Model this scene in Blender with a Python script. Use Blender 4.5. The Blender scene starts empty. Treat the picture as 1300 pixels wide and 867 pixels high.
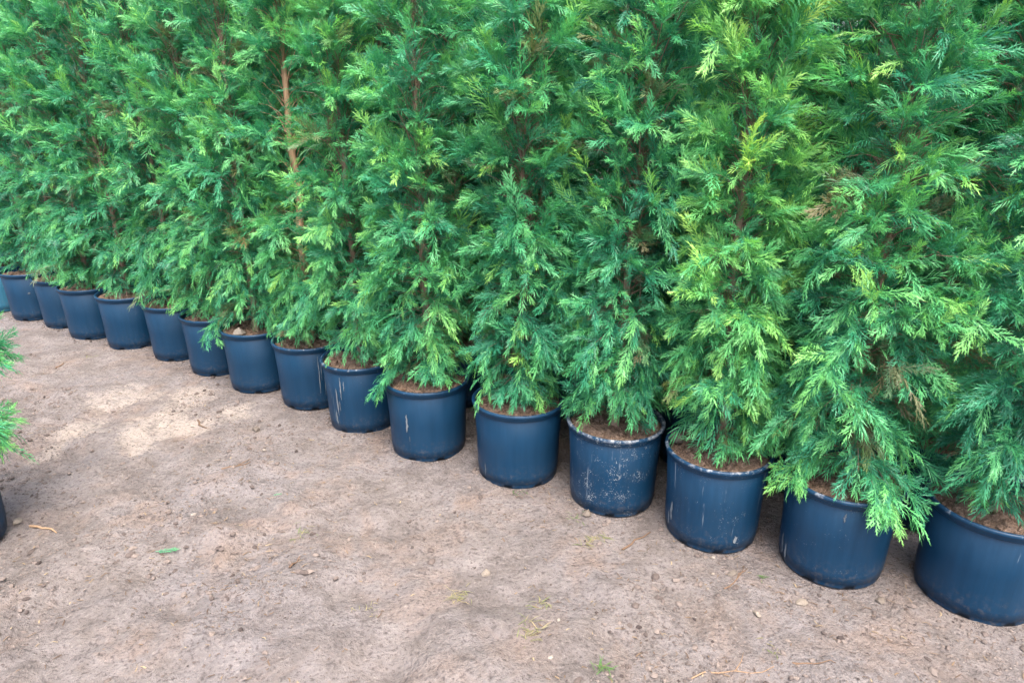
import bpy, math, random
import numpy as np
from mathutils import Matrix, Vector

# ------------------------------------------------------------------ camera, light, exposure
sc = bpy.context.scene
C = sc.collection
CAM_H, PITCH, ROLL, F_PX, PW, PH = 1.695, 0.3438, 0.003, 863.1, 1300.0, 867.0
cam_data = bpy.data.cameras.new('camera')
cam = bpy.data.objects.new('camera', cam_data)
C.objects.link(cam)
cam_data.sensor_width = 36.0
cam_data.lens = F_PX / PW * 36.0
cam_data.clip_start = 0.05
cam_data.clip_end = 1000.0
cam_data.dof.use_dof = True
cam_data.dof.focus_distance = 2.9
cam_data.dof.aperture_fstop = 9.0
cam.matrix_world = (Matrix.Translation((0, 0, CAM_H)) @ Matrix.Rotation(math.pi / 2 - PITCH, 4, 'X')
                    @ Matrix.Rotation(ROLL, 4, 'Z'))
sc.camera = cam

SUN_EL, SUN_AZ = math.radians(66), math.radians(163)    # azimuth from +Y clockwise: behind the camera
world = bpy.data.worlds.new('World')
sc.world = world
world.use_nodes = True
wn, wl = world.node_tree.nodes, world.node_tree.links
bg = wn['Background']
sky = wn.new('ShaderNodeTexSky')
sky.sky_type = 'NISHITA'
sky.sun_disc = False
sky.sun_elevation = SUN_EL
sky.sun_rotation = SUN_AZ
sky.air_density = 1.0
sky.dust_density = 6.0
sky.ozone_density = 1.0
wl.new(sky.outputs['Color'], bg.inputs['Color'])
bg.inputs['Strength'].default_value = 0.15
sun_data = bpy.data.lights.new('sun', 'SUN')
sun_data.energy = 1.5
sun_data.angle = math.radians(42)
sun_data.color = (1.0, 0.96, 0.9)
sun = bpy.data.objects.new('sun', sun_data)
C.objects.link(sun)
sun_dir = Vector((math.sin(SUN_AZ) * math.cos(SUN_EL), math.cos(SUN_AZ) * math.cos(SUN_EL), math.sin(SUN_EL)))
sun.rotation_euler = sun_dir.to_track_quat('Z', 'Y').to_euler()
sun.location = (0, 0, 8)
sc.view_settings.view_transform = 'Standard'
sc.view_settings.look = 'None'
sc.view_settings.gamma = 1.0
sc.view_settings.exposure = 2.5
sc.render.engine = 'CYCLES'
sc.cycles.use_denoising = True
sc.cycles.denoiser = 'OPENIMAGEDENOISE'
sc.cycles.denoising_input_passes = 'RGB_ALBEDO_NORMAL'
sc.cycles.denoising_prefilter = 'NONE'
sc.cycles.max_bounces = 8
sc.cycles.diffuse_bounces = 5
sc.cycles.transmission_bounces = 5
sc.cycles.transparent_max_bounces = 4

rng = np.random.default_rng(7)
random.seed(7)


# ------------------------------------------------------------------ helpers
def ground_at(px, py):
    """the point of the ground plane that a photograph pixel looks at"""
    a, b = px - PW / 2, py - PH / 2
    cr, sr = math.cos(ROLL), math.sin(ROLL)
    x, y = cr * a + sr * b, -sr * a + cr * b
    d = Vector((x, F_PX * math.cos(PITCH) - y * math.sin(PITCH), -F_PX * math.sin(PITCH) - y * math.cos(PITCH)))
    t = -CAM_H / d.z
    return (d.x * t, d.y * t)


def norm(v):
    return v / np.maximum(np.linalg.norm(v, axis=-1, keepdims=True), 1e-9)


_tab = np.random.default_rng(3).random((256, 256))


def vnoise(x, y):
    xi, yi = np.floor(x).astype(int), np.floor(y).astype(int)
    fx, fy = x - xi, y - yi
    fx, fy = fx * fx * (3 - 2 * fx), fy * fy * (3 - 2 * fy)
    g = lambda a, b: _tab[a & 255, b & 255]
    return (g(xi, yi) * (1 - fx) + g(xi + 1, yi) * fx) * (1 - fy) + (g(xi, yi + 1) * (1 - fx) + g(xi + 1, yi + 1) * fx) * fy


def fbm(x, y, f, octaves):
    s, a = 0.0, 1.0
    for k in range(octaves):
        s = s + a * (vnoise(x * f + 17.3 * k, y * f + 5.1 * k) - 0.5)
        f, a = f * 2.03, a * 0.55
    return s


def mesh_np(name, verts, polys_by_n, mat, cols=None, smooth=False):
    """verts (n,3); polys_by_n: list of (k,n) index arrays; cols (n,4) point colours"""
    me = bpy.data.meshes.new(name)
    verts = np.asarray(verts, np.float32)
    me.vertices.add(len(verts))
    me.vertices.foreach_set('co', verts.ravel())
    loops = np.concatenate([p.ravel() for p in polys_by_n]).astype(np.int32)
    sizes = np.concatenate([np.full(len(p), p.shape[1]) for p in polys_by_n]).astype(np.int32)
    starts = np.concatenate([[0], np.cumsum(sizes)[:-1]]).astype(np.int32)
    me.loops.add(len(loops))
    me.loops.foreach_set('vertex_index', loops)
    me.polygons.add(len(sizes))
    me.polygons.foreach_set('loop_start', starts)
    me.polygons.foreach_set('use_smooth', np.full(len(sizes), smooth))
    if cols is not None:
        at = me.color_attributes.new('tint', 'FLOAT_COLOR', 'POINT')
        at.data.foreach_set('color', np.asarray(cols, np.float32).ravel())
    me.update()
    me.validate()
    me.materials.append(mat)
    return me


def link(name, data, parent=None, **props):
    o = bpy.data.objects.new(name, data)
    C.objects.link(o)
    o.parent = parent
    for k, v in props.items():
        o[k] = v
    return o


def tube(path, radii, sides=8, cap=True):
    """verts and faces (quads, tris) of a tapered tube along a path"""
    path = np.asarray(path, float)
    n = len(path)
    tan = norm(np.gradient(path, axis=0))
    ref = np.array([0, 0, 1.0]) if abs(tan[:, 2].mean()) < 0.8 else np.array([1.0, 0, 0])
    s = norm(np.cross(tan, ref))
    b = np.cross(tan, s)
    a = np.linspace(0, 2 * np.pi, sides, endpoint=False)
    v = path[:, None] + np.asarray(radii)[:, None, None] * (np.cos(a)[None, :, None] * s[:, None] + np.sin(a)[None, :, None] * b[:, None])
    v = v.reshape(-1, 3)
    i = np.arange(n - 1)[:, None] * sides
    j = np.arange(sides)[None]
    j2 = (j + 1) % sides
    q = np.stack([i + j, i + j2, i + sides + j2, i + sides + j], -1).reshape(-1, 4)
    v = np.concatenate([v, path[-1:]])
    t = np.stack([(n - 1) * sides + j[0], (n - 1) * sides + j2[0], np.full(sides, n * sides)], -1)
    return v, q, t


def merge(parts):
    """parts: list of (verts, quads, tris) -> merged"""
    vs, qs, ts, o = [], [], [], 0
    for v, q, t in parts:
        vs.append(v)
        qs.append(q + o)
        ts.append(t + o)
        o += len(v)
    return np.concatenate(vs), np.concatenate(qs), np.concatenate(ts)


# ------------------------------------------------------------------ materials
def new_mat(name):
    m = bpy.data.materials.new(name)
    m.use_nodes = True
    return m, m.node_tree.nodes, m.node_tree.links, m.node_tree.nodes['Principled BSDF']


def node(ns, kind, **kw):
    n = ns.new(kind)
    for k, v in kw.items():
        if k.startswith('in_'):
            key = k[3:]
            n.inputs[int(key) if key.isdigit() else key.replace('_', ' ')].default_value = v
        else:
            setattr(n, k, v)
    return n


def mixc(ns, ls, fac, a, b, mode='MIX'):
    m = ns.new('ShaderNodeMix')
    m.data_type = 'RGBA'
    m.blend_type = mode
    for idx, val in ((0, fac), (6, a), (7, b)):
        if isinstance(val, (int, float)):
            m.inputs[idx].default_value = val
        elif isinstance(val, tuple):
            m.inputs[idx].default_value = val if len(val) == 4 else val + (1,)
        else:
            ls.new(val, m.inputs[idx])
    return m.outputs[2]


def math_(ns, ls, op, a, b=0.0, c=None):
    m = ns.new('ShaderNodeMath')
    m.operation = op
    for i, v in enumerate((a, b) if c is None else (a, b, c)):
        if isinstance(v, (int, float)):
            m.inputs[i].default_value = v
        else:
            ls.new(v, m.inputs[i])
    return m.outputs[0]


def ramp(ns, ls, fac, stops):
    r = ns.new('ShaderNodeValToRGB')
    el = r.color_ramp.elements
    while len(el) < len(stops):
        el.new(0.5)
    for e, (p, c) in zip(el, stops):
        e.position = p
        e.color = c if len(c) == 4 else c + (1,)
    ls.new(fac, r.inputs[0])
    return r.outputs[0]


def noise(ns, ls, vec, scale, detail=4.0, rough=0.55, dist=0.0):
    n = node(ns, 'ShaderNodeTexNoise', in_Scale=scale, in_Detail=detail, in_Roughness=rough, in_Distortion=dist)
    ls.new(vec, n.inputs['Vector'])
    return n.outputs['Fac']


def foliage_mat():
    m, ns, ls, p = new_mat('cypress_foliage')
    at = node(ns, 'ShaderNodeAttribute', attribute_name='tint')
    sep = ns.new('ShaderNodeSeparateColor')
    ls.new(at.outputs['Color'], sep.inputs[0])
    hue = node(ns, 'ShaderNodeAttribute', attribute_name='hue', attribute_type='OBJECT')
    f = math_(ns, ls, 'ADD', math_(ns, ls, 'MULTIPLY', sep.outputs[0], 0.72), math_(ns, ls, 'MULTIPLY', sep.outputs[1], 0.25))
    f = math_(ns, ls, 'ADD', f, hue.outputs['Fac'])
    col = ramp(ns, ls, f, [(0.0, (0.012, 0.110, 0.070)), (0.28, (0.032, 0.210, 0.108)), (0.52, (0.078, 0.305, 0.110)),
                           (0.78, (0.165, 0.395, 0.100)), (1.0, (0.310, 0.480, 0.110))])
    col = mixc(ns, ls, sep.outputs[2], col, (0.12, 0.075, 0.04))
    ls.new(col, p.inputs['Base Color'])
    p.inputs['Roughness'].default_value = 0.42
    p.inputs['Specular IOR Level'].default_value = 0.35
    tr = ns.new('ShaderNodeBsdfTranslucent')
    tc = mixc(ns, ls, 1.0, col, (1.3, 1.35, 0.8), 'MULTIPLY')
    ls.new(tc, tr.inputs['Color'])
    mx = node(ns, 'ShaderNodeMixShader', in_0=0.38)
    ls.new(p.outputs[0], mx.inputs[1])
    ls.new(tr.outputs[0], mx.inputs[2])
    ls.new(mx.outputs[0], ns['Material Output'].inputs['Surface'])
    return m


def bark_mat(name, dark, mid, pale):
    m, ns, ls, p = new_mat(name)
    tc = ns.new('ShaderNodeTexCoord')
    mp = node(ns, 'ShaderNodeMapping')
    mp.inputs['Scale'].default_value = (1, 1, 0.12)
    ls.new(tc.outputs['Object'], mp.inputs[0])
    n = noise(ns, ls, mp.outputs[0], 90, 6, 0.65)
    n2 = noise(ns, ls, tc.outputs['Object'], 9, 3)
    col = ramp(ns, ls, n, [(0.3, dark), (0.55, mid), (0.75, pale)])
    col = mixc(ns, ls, n2, col, mid)
    ls.new(col, p.inputs['Base Color'])
    p.inputs['Roughness'].default_value = 0.85
    b = node(ns, 'ShaderNodeBump', in_Strength=0.6, in_Distance=0.004)
    ls.new(n, b.inputs['Height'])
    ls.new(b.outputs[0], p.inputs['Normal'])
    return m


def pot_mat(name, rim=False, base=(0.0018, 0.0155, 0.0360)):
    """dark blue nursery plastic; 'scuff' on the object says how limy and scratched this one is"""
    m, ns, ls, p = new_mat(name)
    tc = ns.new('ShaderNodeTexCoord')
    oi = ns.new('ShaderNodeObjectInfo')
    off = node(ns, 'ShaderNodeVectorMath', operation='MULTIPLY_ADD')
    cmb = node(ns, 'ShaderNodeCombineXYZ', in_0=31.0, in_1=17.0, in_2=9.0)
    rnd = ns.new('ShaderNodeCombineXYZ')
    for i in range(3):
        ls.new(oi.outputs['Random'], rnd.inputs[i])
    ls.new(rnd.outputs[0], off.inputs[0])
    ls.new(cmb.outputs[0], off.inputs[1])
    ls.new(tc.outputs['Object'], off.inputs[2])
    v = off.outputs[0]
    scuff = node(ns, 'ShaderNodeAttribute', attribute_name='scuff', attribute_type='OBJECT').outputs['Fac']
    sepz = ns.new('ShaderNodeSeparateXYZ')
    ls.new(tc.outputs['Object'], sepz.inputs[0])
    z = sepz.outputs[2]
    # vertical drag streaks
    mp = node(ns, 'ShaderNodeMapping')
    mp.inputs['Scale'].default_value = (1, 1, 0.06)
    ls.new(v, mp.inputs[0])
    streak = noise(ns, ls, mp.outputs[0], 60, 4, 0.6)
    # lime spatter: small specks gathered in clusters
    speck = noise(ns, ls, v, 190, 3, 0.7)
    clus = ramp(ns, ls, noise(ns, ls, v, 11, 4, 0.7), [(0.42, (0, 0, 0)), (0.68, (1, 1, 1))])
    clus = math_(ns, ls, 'MULTIPLY_ADD', clus, 0.62, 0.22)
    th = math_(ns, ls, 'SUBTRACT', 0.80, math_(ns, ls, 'MULTIPLY', math_(ns, ls, 'MULTIPLY', clus, scuff), 0.36))
    sp = math_(ns, ls, 'MULTIPLY', math_(ns, ls, 'SUBTRACT', speck, th), 22.0)
    sp = node(ns, 'ShaderNodeClamp'), sp
    ls.new(sp[1], sp[0].inputs[0])
    speckf = sp[0].outputs[0]
    # scraped patches
    sc1 = noise(ns, ls, mp.outputs[0], 24, 5, 0.7)
    scr = ramp(ns, ls, math_(ns, ls, 'ADD', sc1, math_(ns, ls, 'MULTIPLY', scuff, 0.09)), [(0.71, (0, 0, 0)), (0.76, (1, 1, 1))])
    scr = math_(ns, ls, 'MULTIPLY', scr, 0.55)
    # splashed soil near the foot
    foot = ramp(ns, ls, z, [(0.0, (1, 1, 1)), (0.13, (0, 0, 0))])
    splash = math_(ns, ls, 'MULTIPLY', foot, ramp(ns, ls, noise(ns, ls, v, 55, 5, 0.75), [(0.5, (0, 0, 0)), (0.72, (1, 1, 1))]))
    splash = math_(ns, ls, 'MULTIPLY', splash, 0.65)
    dust = ramp(ns, ls, noise(ns, ls, v, 7, 5, 0.6), [(0.35, (0, 0, 0)), (0.8, (1, 1, 1))])
    b2 = tuple(min(1, c * 1.7 + 0.001) for c in base)
    col = mixc(ns, ls, streak, base, b2)
    col = mixc(ns, ls, math_(ns, ls, 'MULTIPLY', dust, 0.22), col, (0.013, 0.029, 0.049))
    col = mixc(ns, ls, splash, col, (0.091, 0.076, 0.064))
    col = mixc(ns, ls, scr, col, (0.168, 0.189, 0.210))
    col = mixc(ns, ls, math_(ns, ls, 'MULTIPLY', speckf, 0.75), col, (0.210, 0.224, 0.231))
    if rim:
        wear = noise(ns, ls, v, 38, 5, 0.7)
        w = ramp(ns, ls, math_(ns, ls, 'ADD', wear, math_(ns, ls, 'MULTIPLY', scuff, 0.20)), [(0.66, (0, 0, 0)), (0.80, (1, 1, 1))])
        top = ramp(ns, ls, z, [(0.366, (0, 0, 0)), (0.379, (1, 1, 1))])
        col = mixc(ns, ls, math_(ns, ls, 'MULTIPLY', math_(ns, ls, 'MULTIPLY', w, top), 0.5), col, (0.36, 0.36, 0.36))
    ls.new(col, p.inputs['Base Color'])
    rr = math_(ns, ls, 'MULTIPLY_ADD', streak, 0.2, 0.28)
    rr = math_(ns, ls, 'ADD', rr, math_(ns, ls, 'MULTIPLY', math_(ns, ls, 'ADD', splash, dust), 0.2))
    ls.new(rr, p.inputs['Roughness'])
    p.inputs['Specular IOR Level'].default_value = 0.2
    bh = math_(ns, ls, 'ADD', math_(ns, ls, 'MULTIPLY', streak, 0.5), speckf)
    b = node(ns, 'ShaderNodeBump', in_Strength=0.25, in_Distance=0.002)
    ls.new(bh, b.inputs['Height'])
    ls.new(b.outputs[0], p.inputs['Normal'])
    return m


def soil_mat(name, tint=1.0):
    m, ns, ls, p = new_mat(name)
    tc = ns.new('ShaderNodeTexCoord')
    geo = ns.new('ShaderNodeNewGeometry')
    n = noise(ns, ls, geo.outputs['Position'], 45, 7, 0.7)
    n2 = noise(ns, ls, geo.outputs['Position'], 160, 3, 0.7)
    n3 = noise(ns, ls, geo.outputs['Position'], 12, 3, 0.6)
    col = ramp(ns, ls, n, [(0.28, (0.045, 0.028, 0.020)), (0.5, (0.119, 0.080, 0.060)), (0.7, (0.217, 0.160, 0.126))])
    col = mixc(ns, ls, ramp(ns, ls, n2, [(0.6, (0, 0, 0)), (0.75, (1, 1, 1))]), col, (0.241, 0.172, 0.115))
    col = mixc(ns, ls, math_(ns, ls, 'MULTIPLY', n3, 0.55), col, (0.155, 0.102, 0.071))
    ls.new(col, p.inputs['Base Color'])
    p.inputs['Roughness'].default_value = 0.95
    p.inputs['Specular IOR Level'].default_value = 0.15
    b = node(ns, 'ShaderNodeBump', in_Strength=1.0, in_Distance=0.02)
    ls.new(n, b.inputs['Height'])
    ls.new(b.outputs[0], p.inputs['Normal'])
    return m


def ground_mat():
    m, ns, ls, p = new_mat('damp_sandy_soil')
    geo = ns.new('ShaderNodeNewGeometry')
    v = geo.outputs['Position']
    big = noise(ns, ls, v, 1.3, 6, 0.62)
    mid = noise(ns, ls, v, 6.0, 9, 0.7)
    fine = noise(ns, ls, v, 75, 6, 0.62)
    grit = noise(ns, ls, v, 260, 3, 0.7)
    col = ramp(ns, ls, mid, [(0.30, (0.066, 0.054, 0.048)), (0.46, (0.103, 0.088, 0.082)), (0.56, (0.118, 0.102, 0.098)), (0.74, (0.161, 0.142, 0.134))])
    # greyer damp film and browner turned earth
    col = mixc(ns, ls, ramp(ns, ls, big, [(0.45, (0, 0, 0)), (0.60, (0.6, 0.6, 0.6))]), col, (0.113, 0.102, 0.105))
    warm = noise(ns, ls, v, 2.6, 6, 0.65, 0.7)
    col = mixc(ns, ls, ramp(ns, ls, warm, [(0.50, (0, 0, 0)), (0.66, (0.7, 0.7, 0.7))]), col, (0.134, 0.095, 0.074))
    moist = noise(ns, ls, v, 3.4, 7, 0.7, 0.3)
    col = mixc(ns, ls, ramp(ns, ls, moist, [(0.50, (0, 0, 0)), (0.62, (0.7, 0.7, 0.7))]), col, (0.068, 0.057, 0.053))
    # spilled pale sand, in patches with ragged edges
    tot = None
    for (px, py, r) in ((205, 535, 0.30), (170, 565, 0.20), (300, 522, 0.20), (150, 505, 0.3), (95, 545, 0.22), (245, 500, 0.25), (60, 575, 0.14), (250, 545, 0.16)):
        gx, gy = ground_at(px, py)
        d = node(ns, 'ShaderNodeVectorMath', operation='DISTANCE')
        ls.new(v, d.inputs[0])
        d.inputs[1].default_value = (gx, gy, 0)
        k = math_(ns, ls, 'MAXIMUM', math_(ns, ls, 'SUBTRACT', 1.0, math_(ns, ls, 'DIVIDE', d.outputs['Value'], r)), 0.0)
        tot = k if tot is None else math_(ns, ls, 'ADD', tot, k)
    sandn = noise(ns, ls, v, 8.0, 12, 0.88, 0.4)
    sf = math_(ns, ls, 'MULTIPLY', math_(ns, ls, 'SUBTRACT', math_(ns, ls, 'MULTIPLY_ADD', sandn, 3.2, math_(ns, ls, 'MINIMUM', tot, 0.7)), 1.93), 2.4)
    cl = ns.new('ShaderNodeClamp')
    ls.new(sf, cl.inputs[0])
    has = math_(ns, ls, 'MINIMUM', math_(ns, ls, 'MULTIPLY', tot, 3.5), 1.0)
    col = mixc(ns, ls, math_(ns, ls, 'MULTIPLY', math_(ns, ls, 'MULTIPLY', cl.outputs[0], has), 0.85), col, (0.214, 0.182, 0.158))
    # trodden scuffs and half-sunk clods
    clod = noise(ns, ls, v, 17, 6, 0.68)
    col = mixc(ns, ls, ramp(ns, ls, clod, [(0.33, (0.6, 0.6, 0.6)), (0.42, (0, 0, 0))]), col, (0.041, 0.032, 0.030))
    col = mixc(ns, ls, ramp(ns, ls, clod, [(0.55, (0, 0, 0)), (0.70, (0.5, 0.5, 0.5))]), col, (0.146, 0.127, 0.119))
    # dark organic crumbs and needle dust
    dk = ramp(ns, ls, fine, [(0.38, (1, 1, 1)), (0.45, (0, 0, 0))])
    col = mixc(ns, ls, math_(ns, ls, 'MULTIPLY', dk, 0.75), col, (0.043, 0.034, 0.033))
    lf = ramp(ns, ls, fine, [(0.58, (0, 0, 0)), (0.72, (1, 1, 1))])
    col = mixc(ns, ls, math_(ns, ls, 'MULTIPLY', lf, 0.7), col, (0.180, 0.158, 0.147))
    lt = ramp(ns, ls, grit, [(0.64, (0, 0, 0)), (0.74, (1, 1, 1))])
    col = mixc(ns, ls, math_(ns, ls, 'MULTIPLY', lt, 0.18), col, (0.217, 0.193, 0.180))
    d2 = ramp(ns, ls, grit, [(0.28, (1, 1, 1)), (0.38, (0, 0, 0))])
    col = mixc(ns, ls, math_(ns, ls, 'MULTIPLY', d2, 0.25), col, (0.045, 0.036, 0.030))
    ls.new(col, p.inputs['Base Color'])
    rr = ramp(ns, ls, big, [(0.4, (0.92, 0.92, 0.92)), (0.65, (0.62, 0.62, 0.62))])
    ls.new(rr, p.inputs['Roughness'])
    p.inputs['Specular IOR Level'].default_value = 0.3
    h = math_(ns, ls, 'ADD', math_(ns, ls, 'MULTIPLY', fine, 0.24), math_(ns, ls, 'MULTIPLY', grit, 0.0))
    h = math_(ns, ls, 'ADD', h, math_(ns, ls, 'MULTIPLY', mid, 0.8))
    h = math_(ns, ls, 'ADD', h, math_(ns, ls, 'MULTIPLY', clod, 0.5))
    b = node(ns, 'ShaderNodeBump', in_Strength=1.0, in_Distance=0.045)
    ls.new(h, b.inputs['Height'])
    ls.new(b.outputs[0], p.inputs['Normal'])
    return m


def tint_mat(name, stops, rough=0.9, translucent=0.0):
    """colour ramp over the red channel of the point colours"""
    m, ns, ls, p = new_mat(name)
    at = node(ns, 'ShaderNodeAttribute', attribute_name='tint')
    sep = ns.new('ShaderNodeSeparateColor')
    ls.new(at.outputs['Color'], sep.inputs[0])
    col = ramp(ns, ls, sep.outputs[0], stops)
    geo = ns.new('ShaderNodeNewGeometry')
    n = noise(ns, ls, geo.outputs['Position'], 120, 4, 0.65)
    col = mixc(ns, ls, 0.5, col, ramp(ns, ls, n, [(0.3, (0.45, 0.45, 0.45)), (0.7, (1, 1, 1))]), 'MULTIPLY')
    ls.new(col, p.inputs['Base Color'])
    p.inputs['Roughness'].default_value = rough
    p.inputs['Specular IOR Level'].default_value = 0.25
    if translucent:
        tr = ns.new('ShaderNodeBsdfTranslucent')
        ls.new(col, tr.inputs['Color'])
        mx = node(ns, 'ShaderNodeMixShader', in_0=translucent)
        ls.new(p.outputs[0], mx.inputs[1])
        ls.new(tr.outputs[0], mx.inputs[2])
        ls.new(mx.outputs[0], ns['Material Output'].inputs['Surface'])
    return m


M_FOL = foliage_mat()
M_BARK = bark_mat('bark', (0.06, 0.038, 0.027), (0.155, 0.105, 0.074), (0.27, 0.21, 0.165))
M_BARK_TAN = bark_mat('tan_bark', (0.11, 0.066, 0.04), (0.27, 0.165, 0.095), (0.40, 0.28, 0.18))
M_POT = pot_mat('dark_blue_plastic')
M_RIM = pot_mat('dark_blue_plastic_rim', rim=True)
M_POT2 = pot_mat('teal_plastic', base=(0.012, 0.06, 0.095))
M_SOIL = soil_mat('potting_soil')
M_GROUND = ground_mat()
M_CLOD = tint_mat('soil_crumb', [(0.0, (0.032, 0.024, 0.022)), (0.45, (0.092, 0.073, 0.065)), (0.8, (0.139, 0.113, 0.099)), (1.0, (0.193, 0.170, 0.159))])
M_STONE = tint_mat('stone', [(0.0, (0.078, 0.064, 0.053)), (0.5, (0.162, 0.135, 0.110)), (1.0, (0.262, 0.255, 0.241))], 0.8)
M_LITTER = tint_mat('dry_litter', [(0.0, (0.051, 0.032, 0.022)), (0.5, (0.120, 0.081, 0.051)), (1.0, (0.243, 0.193, 0.120))], 0.85)
M_TWIG = tint_mat('dry_twig', [(0.0, (0.062, 0.039, 0.025)), (0.5, (0.132, 0.081, 0.051)), (1.0, (0.253, 0.167, 0.101))], 0.8)
M_SCUFF = tint_mat('scraped_plastic', [(0.0, (0.032, 0.045, 0.063)), (1.0, (0.140, 0.154, 0.168))], 0.7)
M_GRASS = tint_mat('grass_blade', [(0.0, (0.048, 0.136, 0.028)), (0.5, (0.136, 0.152, 0.060)), (1.0, (0.272, 0.216, 0.128))], 0.6, 0.3)


# ------------------------------------------------------------------ positions of the pots (from the photograph, metres)
POTS = [(1.689, 2.045), (1.246, 2.229), (0.835, 2.438), (0.454, 2.684), (0.030, 2.903), (-0.429, 3.149), (-0.821, 3.445),
        (-1.179, 3.736), (-1.571, 3.967), (-1.940, 4.231), (-2.316, 4.497), (-2.757, 4.714), (-3.161, 4.923),
        (-3.514, 5.176), (-3.909, 5.376), (-4.335, 5.60)]
ROW_U = np.array([-0.860, 0.510])
ROW_N = np.array([0.510, 0.860])


def row_dist(x, y):
    """signed distance from the front row's line, negative on the path side"""
    return (x - 0.03) * ROW_N[0] + (y - 2.903) * ROW_N[1]


# ------------------------------------------------------------------ ground
def ground_z(x, y):
    d = row_dist(x, y)
    k = np.clip((-d - 0.30) / 0.5, 0, 1)
    far = np.clip(1 - (np.hypot(x, y) - 9) / 6, 0, 1)
    z = 0.040 * fbm(x, y, 1.6, 3) * k + 0.046 * fbm(x + 9, y, 5.0, 4) * (0.2 + 0.8 * k)
    clump = np.maximum(fbm(x - 4, y + 2, 19.0, 2) - 0.12, 0)
    z = z + 0.05 * clump * (0.25 + 0.75 * k)
    for a, b in POTS[:14]:                               # soil heaped unevenly against the pots' feet
        r = np.hypot(x - a, y - b)
        z = z + 0.009 * np.exp(-((r - 0.187) / 0.026) ** 2) * np.clip(0.25 + 2.2 * fbm(x * 1.0 + a, y, 6.5, 2), 0, 1)
    return (z - 0.006) * far


def axis(lo, hi, step, ends, grow):
    a = list(np.arange(lo, hi + 1e-6, step))
    s = step
    while a[-1] < ends:
        s *= grow
        a.append(a[-1] + s)
    s, left = step, [lo]
    while left[-1] > -ends:
        s *= grow
        left.append(left[-1] - s)
    return np.array(left[:0:-1] + a)


gxs, gys = axis(-4.6, 2.4, 0.03, 300, 1.25), axis(0.95, 6.4, 0.03, 300, 1.25)
GX, GY = np.meshgrid(gxs, gys)
gv = np.stack([GX, GY, ground_z(GX, GY)], -1).reshape(-1, 3)
nx, ny = len(gxs), len(gys)
ii = (np.arange(ny - 1)[:, None] * nx + np.arange(nx - 1)[None]).ravel()
gq = np.stack([ii, ii + 1, ii + nx + 1, ii + nx], -1)
link('ground', mesh_np('ground', gv, [gq], M_GROUND, smooth=True), kind='structure')


def gz(x, y):
    return float(ground_z(np.array(x), np.array(y)))


# ------------------------------------------------------------------ pot, rim, soil
def lathe(profile, sides, mat, name, notch=None):
    v = []
    for (r, z) in profile:
        for k in range(sides):
            a = 2 * math.pi * k / sides
            zz = z
            if notch and z < 0.001 and notch(k):
                zz = 0.016
            v.append((r * math.cos(a), r * math.sin(a), zz))
    n = len(profile)
    i = np.arange(n - 1)[:, None] * sides
    j = np.arange(sides)[None]
    j2 = (j + 1) % sides
    q = np.stack([i + j, i + j2, i + sides + j2, i + sides + j], -1).reshape(-1, 4)
    me = mesh_np(name, np.array(v), [q], mat, smooth=True)
    return me


R0, R1, HP = 0.1845, 0.2030, 0.380
pot_prof = [(R0 - 0.007, 0.02), (R0 - 0.006, 0.0), (R0 - 0.001, 0.0), (R0, 0.004), (R0 + 0.0005, 0.021), (R0 + 0.0035, 0.0235), (R0 + 0.006, 0.06),
            (R0 + (R1 - R0) * 0.5, 0.19), (R1, 0.352), (R1 - 0.004, 0.356), (R1 - 0.005, 0.30), (R0 - 0.002, 0.03), (0.02, 0.028)]
rim_prof = [(R1 - 0.002, 0.350), (R1 + 0.005, 0.3495), (R1 + 0.0075, 0.353), (R1 + 0.0078, 0.362), (R1 + 0.0105, 0.365), (R1 + 0.0120, 0.370),
            (R1 + 0.0115, 0.376), (R1 + 0.0085, 0.380), (R1 + 0.002, 0.3805), (R1 - 0.003, 0.377), (R1 - 0.0045, 0.368), (R1 - 0.0045, 0.353)]
NS = 96
POT_ME = lathe(pot_prof, NS, M_POT, 'pot', lambda k: (k % 12) in (0, 1, 2))
POT2_ME = POT_ME.copy()
POT2_ME.materials[0] = M_POT2
RIM_ME = lathe(rim_prof, NS, M_RIM, 'rim')


def icoish(r, rn, squash=0.7):
    """small irregular lump: a jittered octahedron cut once (18 vertices, 32 triangles)"""
    base = np.array([(1, 0, 0), (-1, 0, 0), (0, 1, 0), (0, -1, 0), (0, 0, 1), (0, 0, -1)], float)
    f0 = [(0, 2, 4), (2, 1, 4), (1, 3, 4), (3, 0, 4), (2, 0, 5), (1, 2, 5), (3, 1, 5), (0, 3, 5)]
    v = list(base)
    mid = {}

    def m(a, b):
        k = (min(a, b), max(a, b))
        if k not in mid:
            p = (v[a] + v[b]) / 2
            v.append(p / np.linalg.norm(p))
            mid[k] = len(v) - 1
        return mid[k]
    f = []
    for a, b, c in f0:
        ab, bc, ca = m(a, b), m(b, c), m(c, a)
        f += [(a, ab, ca), (ab, b, bc), (ca, bc, c), (ab, bc, ca)]
    v = np.array(v)
    v = v * (1 + rn.uniform(-0.28, 0.28, (len(v), 1))) * r
    v = v * np.array([1, rn.uniform(0.6, 1.0), squash])
    a = rn.uniform(0, 6.28)
    R = np.array([[math.cos(a), -math.sin(a), 0], [math.sin(a), math.cos(a), 0], [0, 0, 1]])
    return v @ R.T, np.array(f)


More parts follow.
